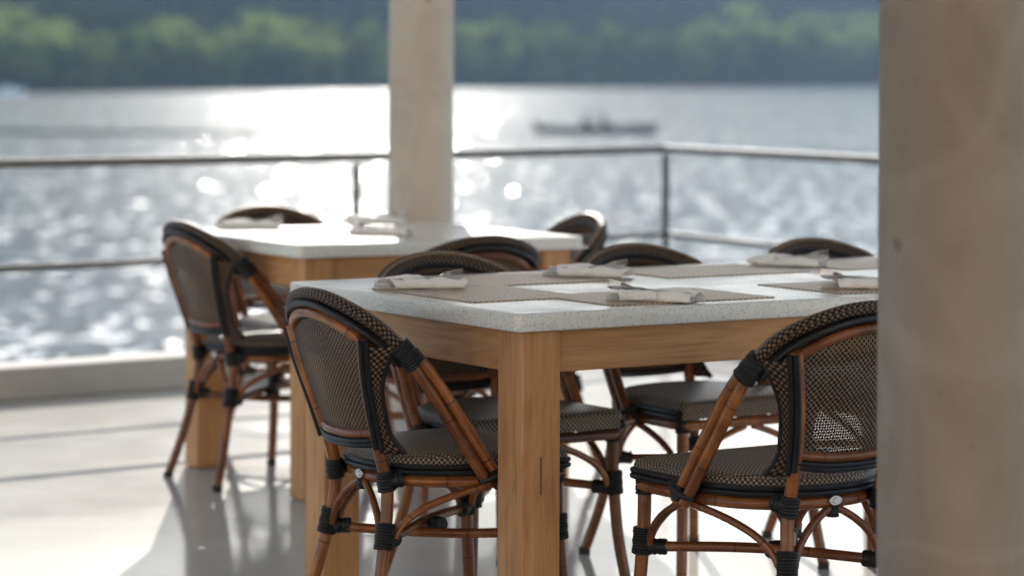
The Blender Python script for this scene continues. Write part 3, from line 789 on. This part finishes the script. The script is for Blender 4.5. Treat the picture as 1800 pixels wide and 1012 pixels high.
def fork_mesh():
    bm = newbm()
    tube(bm, cat([(-.10, 0, .0), (-.05, 0, .002), (0, 0, .003), (.035, 0, .002)], 5), lambda t, s: .0050 - .0022 * t, 10, flat=.38, up=(0, 0, 1))
    g = []
    for x, w_, z in ((.030, .0028, .002), (.040, .0075, .0005), (.050, .0112, .0), (.060, .0115, .001)):
        g.append([bm.verts.new((x, w_ * q, z + .0012 * r_ - .0015 * (1 - q * q))) for r_ in (0, 1) for q in (-1, -.5, 0, .5, 1)])
    for a, b in zip(g, g[1:]):
        for i in range(4):
            bm.faces.new((a[i], a[i + 1], b[i + 1], b[i])); bm.faces.new((a[5 + i], b[5 + i], b[6 + i], a[6 + i]))
        bm.faces.new((a[0], b[0], b[5], a[5])); bm.faces.new((a[4], a[9], b[9], b[4]))
    bm.faces.new([g[-1][i] for i in (0, 1, 2, 3, 4, 9, 8, 7, 6, 5)]); 
    for q in (-.0098, -.0033, .0033, .0098):
        tube(bm, cat([(.058, q, .0015), (.075, q, .004), (.094, q * .97, .0085)], 4), lambda t, s: .0017 - .0007 * t, 6)
    bmesh.ops.recalc_face_normals(bm, faces=bm.faces); return bm
def knife_mesh():
    bm = newbm()
    tube(bm, cat([(-.10, 0, .0), (-.05, 0, .0008), (.005, 0, .0)], 5), lambda t, s: .0058 - .0014 * t, 10, flat=.5, up=(0, 0, 1))
    g = []
    for x, a, b in ((.0, -.004, .004), (.02, -.0075, .0075), (.06, -.009, .008), (.085, -.0075, .008), (.098, -.001, .0065)):
        g.append([bm.verts.new((x, a, 0)), bm.verts.new((x, b, -.0008)), bm.verts.new((x, b, .0012)), bm.verts.new((x, a, .0003))])
    for a, b in zip(g, g[1:]):
        for k in range(4): bm.faces.new((a[k], b[k], b[(k + 1) % 4], a[(k + 1) % 4]))
    bm.faces.new(g[0]); bm.faces.new(g[-1][::-1]); bmesh.ops.recalc_face_normals(bm, faces=bm.faces); return bm
fk = build('fork', fork_mesh(), M['steel']); kn = build('knife', knife_mesh(), M['steel']); fk_first = [True]
def setting(p, rz, z, seed, where, flip=1, scale=1.0):
    nap = napkin(p, rz, 'off white rolled napkin ' + where, seed, z)
    f = fk if fk_first[0] else fk.copy(); k = kn if fk_first[0] else kn.copy()
    if not fk_first[0]: COL.objects.link(f); COL.objects.link(k)
    fk_first[0] = False
    c, s_ = math.cos(rz), math.sin(rz)
    def at(x, y): return (p[0] + c * x - s_ * y, p[1] + s_ * x + c * y)
    f.location = (*at(.022 * flip, .006), z + .0215); f.scale = (.88, .88, .88); f.rotation_euler = (R(62), R(-7), rz + (0 if flip > 0 else math.pi) + .05)
    k.location = (*at(.004 * flip, -.006), z + .0205); k.rotation_euler = (R(38), R(-2), rz + (0 if flip > 0 else math.pi) - .04)
    tag(f, 'steel fork tucked into the napkin ' + where, 'fork', 'forks in napkins'); tag(k, 'steel knife tucked into the napkin ' + where, 'knife', 'knives in napkins')
def px2(px, py, z=.75):
    y = 4800 * (CAM_H - z) / (py - 130 - (px - 900) * .0035); return (px - 900) / 4800 * y, y
placemat(nt_(.215, .50), TH + R(90), 'woven beige placemat at the left end of the near table')
placemat(nt_(.52, .80), TH, 'woven beige placemat on the lake side of the near table, closest to the left end')
placemat(nt_(1.07, .80), TH, 'woven beige placemat on the lake side of the near table, middle of three')
placemat(nt_(1.62, .80), TH, 'woven beige placemat on the lake side of the near table, partly behind the thick column')
placemat(nt_(.50, .215), TH, 'woven beige placemat at the front edge of the near table, before the pulled out chair')
placemat(nt_(1.13, .215), TH, 'woven beige placemat at the front edge of the near table, mostly behind the thick column')
setting(px2(738, 508), R(8), .7530, 3, 'on the left end of the near table', 1)
setting(px2(1031, 487), R(-17), .7530, 4, 'midway along the back of the near table', 1)
setting(px2(1388, 468), R(-22), .7530, 5, 'at the far back of the near table', 1)
setting(px2(1147, 530), R(-24), .7530, 6, 'at the front edge of the near table', -1)
setting(px2(1522, 508), R(-6), .7530, 7, 'on the near table beside the thick column', -1)
setting(px2(441, 402), R(4), .7515, 8, 'on the left end of the far table', 1)
setting(px2(672, 413), R(-12), .7515, 9, 'at the centre of the far table', -1)
setting(px2(660, 393), R(3), .7515, 10, 'at the back of the far table', 1)

# ---------------------------------------------------------------- boats
def hull(bm, L, W, H, n=20):
    rows = []
    for i in range(n + 1):
        t = i / n; x = (t - .5) * L; wf = (math.sin(math.pi * min(1, .18 + t * .72)) ** .6) if t > .4 else (.80 + .2 * t / .4)
        wf = min(1, wf); wf = wf if t < .999 else .04
        sh = H * (1 + .35 * max(0, t - .6) ** 1.5 * 4)
        y = W / 2 * wf
        rows.append([bm.verts.new(q) for q in ((x, -y, sh), (x, -y * .85, -.12), (x, 0, -.2), (x, y * .85, -.12), (x, y, sh), (x, y * .88, sh), (x, y * .8, .10), (x, -y * .8, .10), (x, -y * .88, sh))])
    for a, b in zip(rows, rows[1:]):
        for k in range(9): bm.faces.new((a[k], b[k], b[(k + 1) % 9], a[(k + 1) % 9]))
    bm.faces.new(rows[0]); bm.faces.new(rows[-1][::-1]); bmesh.ops.recalc_face_normals(bm, faces=bm.faces)
BX, BY = (1050 - 900) / 4800 * 146.0, 146.0
boat = empty('fishing_boat', (BX, BY, WATER_Z), R(4)); tag(boat, 'long low dark boat lying on the lake beyond the railing corner', 'boat')
bm = newbm(); hull(bm, 6.4, 1.5, .42); build('hull', bm, M['hull'], boat)
for x in (-1.6, .2, 1.5):
    bm = newbm(); box(bm, (x - .16, -.6, .30), (x + .16, .6, .34)); build('seat', bm, M['hull'], boat, True, .01)
bm = newbm(); box(bm, (-3.42, -.16, .30), (-3.10, .16, .74)); tube(bm, [(-3.28, 0, .32), (-3.30, 0, -.35)], .06, 8); tube(bm, [(-3.15, 0, .60), (-2.55, .1, .66)], .025, 8)
build('outboard_motor', bm, M['hull'], boat, True, .03)
def person(loc, rz, label):
    root = empty('person', loc, rz); tag(root, label, 'person')
    V = [(0, 0, .10), (0, .03, .30), (0, .02, .50), (0, .05, .60), (.0, .09, .70),
         (.19, .03, .50), (.25, .20, .30), (.16, .40, .34), (-.19, .03, .50), (-.25, .18, .28), (-.14, .40, .32),
         (.10, .05, .08), (.14, .45, .14), (.14, .52, -.20), (.14, .64, -.22), (-.10, .05, .08), (-.14, .45, .14), (-.14, .52, -.20), (-.14, .64, -.22)]
    E = [(0, 1), (1, 2), (2, 3), (3, 4), (2, 5), (5, 6), (6, 7), (2, 8), (8, 9), (9, 10), (0, 11), (11, 12), (12, 13), (13, 14), (0, 15), (15, 16), (16, 17), (17, 18)]
    RD = [.16, .15, .16, .06, .105, .075, .05, .04, .075, .05, .04, .10, .075, .055, .045, .10, .075, .055, .045]
    me = bpy.data.meshes.new('body'); me.from_pydata(V, E, []); o = bpy.data.objects.new('body', me); COL.objects.link(o)
    sk = o.modifiers.new('skin', 'SKIN'); ss = o.modifiers.new('sub', 'SUBSURF'); ss.levels = 1; ss.render_levels = 1
    for q, r_ in zip(me.skin_vertices[0].data, RD): q.radius = (r_, r_)
    me.skin_vertices[0].data[0].use_root = True; me.materials.append(M['shirt']); o.parent = root
    bm = newbm(); bmesh.ops.create_uvsphere(bm, u_segments=16, v_segments=10, radius=.115, matrix=Matrix.Translation((0, .08, .75)) @ Matrix.Diagonal((1, 1.1, .75, 1)))
    bmesh.ops.create_cone(bm, cap_ends=True, segments=20, radius1=.21, radius2=.18, depth=.02, matrix=Matrix.Translation((0, .09, .74))); build('hat', bm, M['shirt'], root)
person((BX + .25, BY, WATER_Z + .345), R(-86), 'dark blurred figure seated amid the low boat, bent forward')
person((BX + .25 + .95 - 1.9, BY, WATER_Z + .345), R(-86), 'dark blurred figure seated further left in the low boat, holding up a rod')
bm = newbm(); tube(bm, cat([(0, 0, 0), (.25, 0, .8), (.42, 0, 1.9)], 5), lambda t, s: .035 * (1 - .6 * t), 8)
o = build('fishing_rod', bm, M['hull']); o.location = (BX - .28, BY - .08, WATER_Z + .55); tag(o, 'thin dark rod held upright above the low boat', 'fishing rod')
LY = 395; LX = (12 - 900) / 4800 * LY
lb = empty('motor_boat', (LX, LY, WATER_Z), R(8)); tag(lb, 'small white motor boat moored at the far shore, at the left edge of the view', 'boat')
bm = newbm(); hull(bm, 5.2, 1.9, .62); build('hull', bm, M['white'], lb)
bm = newbm(); box(bm, (-.6, -.6, .5), (.9, .6, 1.05)); build('cabin', bm, M['white'], lb, True, .08)
bm = newbm(); box(bm, (.905, -.5, .70), (.93, .5, 1.0)); build('windscreen', bm, M['glass'], lb)

# ---------------------------------------------------------------- air between here and the far shore
bm = newbm(); box(bm, (-1300, -60, WATER_Z - 8), (1300, 2000, 175))
hm = bpy.data.materials.new('haze air'); hm.use_nodes = True; ht = hm.node_tree
for n in list(ht.nodes):
    if n.type != 'OUTPUT_MATERIAL': ht.nodes.remove(n)
pv = ht.nodes.new('ShaderNodeVolumePrincipled'); pv.inputs['Color'].default_value = (.56, .74, 1.0, 1); pv.inputs['Density'].default_value = HAZE
pv.inputs['Anisotropy'].default_value = 0.2
ht.links.new(pv.outputs[0], ht.nodes['Material Output'].inputs['Volume'])
tag(build('haze', bm, hm, smooth=False), 'thin bluish haze over the lake', 'haze', kind='stuff')
